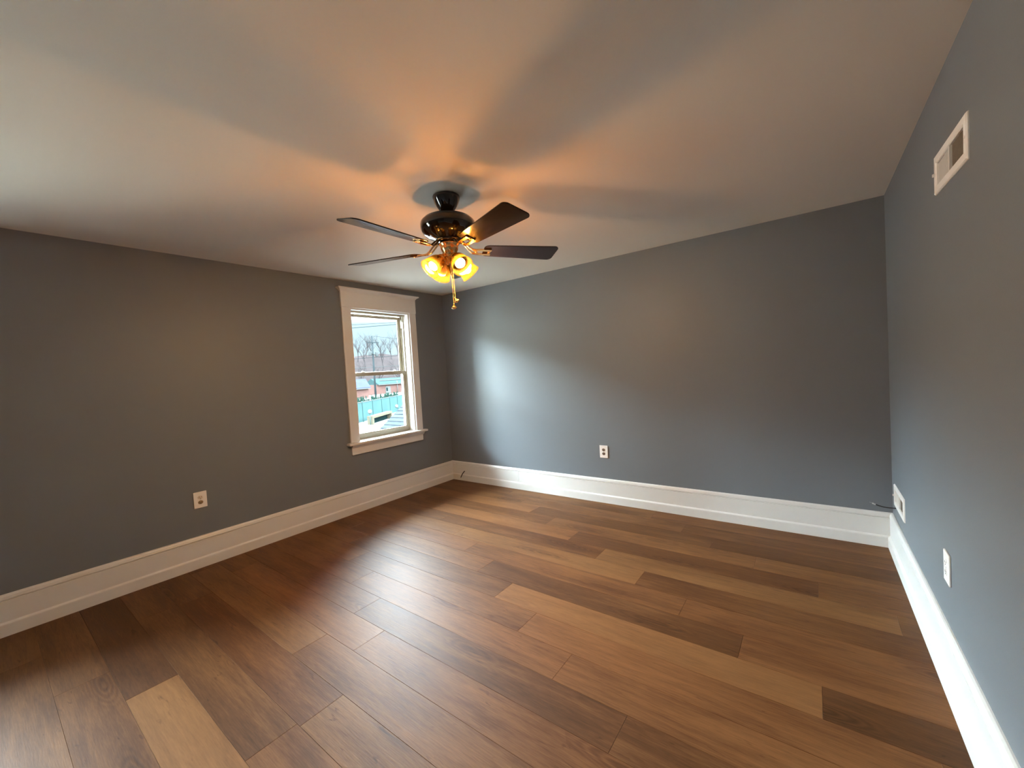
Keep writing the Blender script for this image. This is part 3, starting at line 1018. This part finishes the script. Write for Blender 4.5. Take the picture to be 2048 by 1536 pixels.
sh = empty('shed', (-84, 52.6, GZ))
tag(sh, 'lilac blue shed left of the red brick building', 'shed')
bm = BM(); add_box(bm, -3, 0, -5, 2.2, 0, 2.4); mk('wall', bm, M_BRICK, sh)
bm = BM(); add_prism(bm, [(0.4, 2.3), (0.4, 2.6), (-1.5, 4.7), (-3.4, 2.6), (-3.4, 2.3)], 'y', -5.3, 2.6); mk('roof', bm, M_LILAC, sh)
bm = BM(); add_box(bm, 0.40, 0.56, -5.3, 2.6, 2.2, 2.42); add_box(bm, -0.9, -0.75, -5.3, 2.6, 3.75, 3.95); mk('fascia', bm, M_OUTWHITE, sh)

# dark hedge behind the fence
bm = BM()
rg = random.Random(5)
a0, a1 = Vector((-34.6, 16.6, GZ)), Vector((-43.6, 32.5, GZ))
for i in range(420):
    u = rg.random()
    p = a0.lerp(a1, u) + V(rg.uniform(-.5, .3), rg.uniform(-.2, .2), 0)
    hh_ = rg.uniform(1.9, 2.62)
    add_tube(bm, [p, p + V(rg.uniform(-.1, .1), rg.uniform(-.1, .1), hh_ * .6), p + V(rg.uniform(-.2, .2), rg.uniform(-.2, .2), hh_)], [0.12, 0.10, 0.03], 5)
tag(mk('hedge', bm, M_HEDGE), 'dark evergreen hedge showing over the teal fence', 'hedge', kind='stuff')

# teal fence
f0, f1 = Vector((-32.6, 17.4, GZ)), Vector((-41.8, 32.0, GZ))
fd = (f1 - f0); fl = fd.length; fa = math.atan2(fd.y, fd.x)
fe = empty('board_fence', f0, fa)
tag(fe, 'tall teal board fence below the brick building', 'fence')
bm = BM()
nb_ = int(fl / 0.16)
for i in range(nb_):
    x = i * 0.16
    add_box(bm, x, x + 0.152, -0.012, 0.012, 0.05, 2.12)
mk('board_panel', bm, M_TEAL, fe)
bm = BM(); add_box(bm, 0, fl, -0.05, 0.05, 2.12, 2.19)
mk('top_rail', bm, M_OUTWHITE, fe)
px_ = 1.95
for i in range(6):
    bm = BM(); add_box(bm, i * 2.6 + px_ - 0.05, i * 2.6 + px_ + 0.05, -0.08, 0.03, 0, 2.26 if i else 2.4)
    mk('post', bm, M_OUTWHITE if i == 0 else M_TEAL, fe)

def lamp(loc, h, label):
    r = empty('yard_lamp', loc)
    tag(r, label, 'lamp', 'white globe yard lamps')
    bm = BM(); add_tube(bm, [(0, 0, 0), (0, 0, h)], 0.035, 10); mk('lamp_post', bm, M_TEAL, r)
    bm = BM(); add_lathe(bm, [(0, 0.44), (0.13, 0.40), (0.19, 0.28), (0.19, 0.14), (0.13, 0.02), (0.06, 0), (0, 0)], 20, Matrix.Translation((0, 0, h))); mk('globe', bm, M_GLOBE, r)
lamp((-31.6, 19.85, GZ), 1.12, 'white globe lamp before the teal fence, left one')
lamp((-37.4, 27.50, GZ), 0.82, 'white globe lamp before the teal fence, beside the grey shingle roof')

cf = empty('cold_frame', (-32.0, 19.75, GZ), fa)
tag(cf, 'low cream timber frame with a dark inside at the foot of the teal fence', 'frame')
bm = BM(); add_box(bm, 0, 5.2, -0.6, 0.0, 0.62, 0.86); mk('top_beam', bm, M_CREAM, cf)
bm = BM(); add_box(bm, 0, 0.30, -0.6, 0.0, 0, 0.62); mk('post', bm, M_CREAM, cf)
bm = BM(); add_box(bm, 4.9, 5.2, -0.6, 0.0, 0, 0.62); mk('post', bm, M_CREAM, cf)
bm = BM(); add_box(bm, 0.30, 4.9, -0.1, -0.05, 0.0, 0.62); mk('back_panel', bm, M_OUTDARK, cf)  # dark colour painted on for the shade inside the frame

# neighbouring gable roof of grey shingles, its rake end rising to the right
gr = empty('shingle_roof', (-5.0, 1.85, -0.27))
tag(gr, 'grey shingled gable roof of the wing next door, lower right in the window', 'roof')
SL = math.atan2(0.53, 0.76)
rr_ = random.Random(9)
bm = BM()
cosS, sinS = math.cos(SL), math.sin(SL)
exp_ = 0.135
for c in range(17):
    s0 = c * exp_
    x = 0.0
    off = (c % 2) * 0.10
    while x < 4.3:
        wd = rr_.choice((0.16, 0.2, 0.24, 0.3)) - (off if x == 0 else 0)
        x1 = min(x + wd, 4.3)
        lift = 0.016 + rr_.uniform(0, 0.006)
        def q(xx, s, t): return (xx, s * cosS - t * sinS, s * sinS + t * cosS)
        vv = [bm.verts.new(q(*a)) for a in ((x + .003, s0, 0), (x1, s0, 0), (x1, s0, lift), (x + .003, s0, lift), (x + .003, s0 + exp_ + .02, 0.002), (x1, s0 + exp_ + .02, 0.002))]
        for fi in ((0, 1, 2, 3), (3, 2, 5, 4), (0, 3, 4), (1, 5, 2)):
            bm.faces.new([vv[i] for i in fi])
        x = x1
mk('shingles', bm, M_SHINGLE, gr)
bm = BM()
Ls = 17 * exp_
add_prism(bm, [(0, -0.01), (Ls * cosS, Ls * sinS - 0.01), (2 * Ls * cosS, -0.01), (2 * Ls * cosS, -0.12), (Ls * cosS, Ls * sinS - 0.13), (0, -0.12)], 'x', 0.0, 4.3)
mk('roof_deck', bm, M_OUTWHITE, gr)
bm = BM(); add_prism(bm, [(0.3, GZ + 0.27), (0.3, 0.06), (Ls * cosS, Ls * sinS - 0.14), (2 * Ls * cosS - 0.3, 0.06), (2 * Ls * cosS - 0.3, GZ + 0.27)], 'x', 0.25, 4.3)
mk('wall', bm, M_OUTWHITE, gr)

# added unseen clapboard house: blocks low sky, bounces daylight through the second window
nh = empty('added_bounce_house', (-7.2, -8.6, GZ))
tag(nh, 'added beige clapboard house out of view, bouncing daylight into the second window', 'house', kind='structure')
M_CLAP = mat('beige_clapboard', (0.50, 0.455, 0.38), 0.7, var=0.04, vscale=2, spec=0.2)
bm = BM()
for c in range(36):                                             # lapped boards
    z0 = c * 0.18
    add_prism(bm, [(0.0, z0), (0.022, z0), (0.006, z0 + 0.18), (0.0, z0 + 0.18)], 'y', -5.4, 5.2)
add_box(bm, -6.5, 0.0, -5.4, 5.2, 0, 6.48)
mk('wall', bm, M_CLAP, nh)
bm = BM(); add_prism(bm, [(0.45, 6.3), (0.45, 6.45), (-3.25, 8.5), (-6.95, 6.45), (-6.95, 6.3), (-3.25, 8.3)], 'y', -5.7, 5.5); mk('roof', bm, M_SHINGLE, nh)
for yy in (-3.6, 3.4):
    bm = BM(); add_box(bm, 0.0, 0.05, yy - 0.55, yy + 0.55, 3.9, 5.5)
    wd_ = mk('window', bm, M_CLAP, nh)
    bm = BM(); add_box(bm, 0.05, 0.056, yy - 0.42, yy + 0.42, 4.05, 5.36); mk('window_pane', bm, M_OUTDARK, wd_)

# utility pole
up = empty('utility_pole', (-60, 40.2, GZ))
tag(up, 'dark wooden utility pole with transformers standing before the bare hill', 'utility pole')
bm = BM(); add_tube(bm, [(0, 0, 0), (0, 0.05, 12.35)], [0.19, 0.13], 10); mk('pole', bm, M_POLE, up)
bm = BM(); add_box(bm, 0.10, 0.22, -1.2, 1.3, 11.05, 11.20); mk('crossarm', bm, M_POLE, up)
for yy, zz in ((-0.75, 8.75), (0.65, 8.6)):
    bm = BM(); add_lathe(bm, [(0, 0), (0.26, 0), (0.28, 0.05), (0.28, 0.75), (0.20, 0.84), (0.06, 0.86), (0.05, 1.02), (0, 1.02)], 18, Matrix.Translation((0.25, yy, zz)))
    add_box(bm, 0.0, 0.25, min(0, yy), max(0, yy), zz + 0.35, zz + 0.45)
    mk('transformer', bm, M_TRANSF, up)

def wire(pa, pb, ext0, ext1, rad, m, label, sag=0.0):
    a, b = Vector(pa), Vector(pb)
    d_ = b - a
    pts = []
    for i in range(25):
        t = -ext0 + (1 + ext0 + ext1) * i / 24
        p = a + d_ * t
        p.z -= sag * t * (1 - t) * 4
        pts.append(p)
    bm = BM(); add_tube(bm, pts, rad, 6)
    tag(mk('power_line', bm, m), label, 'cable', 'overhead wires')
wire((-12, 6.238, 3.775), (-12, 8.524, 4.01), 3, 3, 0.007, M_WIRE, 'thin overhead wire, topmost in the upper sash')
wire((-11, 5.597, 3.496), (-11, 7.792, 3.766), 3, 3, 0.011, M_WIRE, 'thicker overhead wire just under the topmost wire')
wire((-60, 38.566, 5.148), (-60, 45.932, 5.552), 1.2, 3, 0.035, M_WIRE, 'dark overhead wire crossing the utility pole at mid height')
wire((-60.1, 36.54, 3.38), (-60.1, 45.88, 3.62), 1.2, 3, 0.045, M_TRANSF, 'pale overhead cable low above the meeting rail')
wire((-60, 40.568, 9.107), (-60, 45.67, 8.792), 0, 4, 0.022, M_WIRE, 'overhead wire running right from the top of the utility pole')
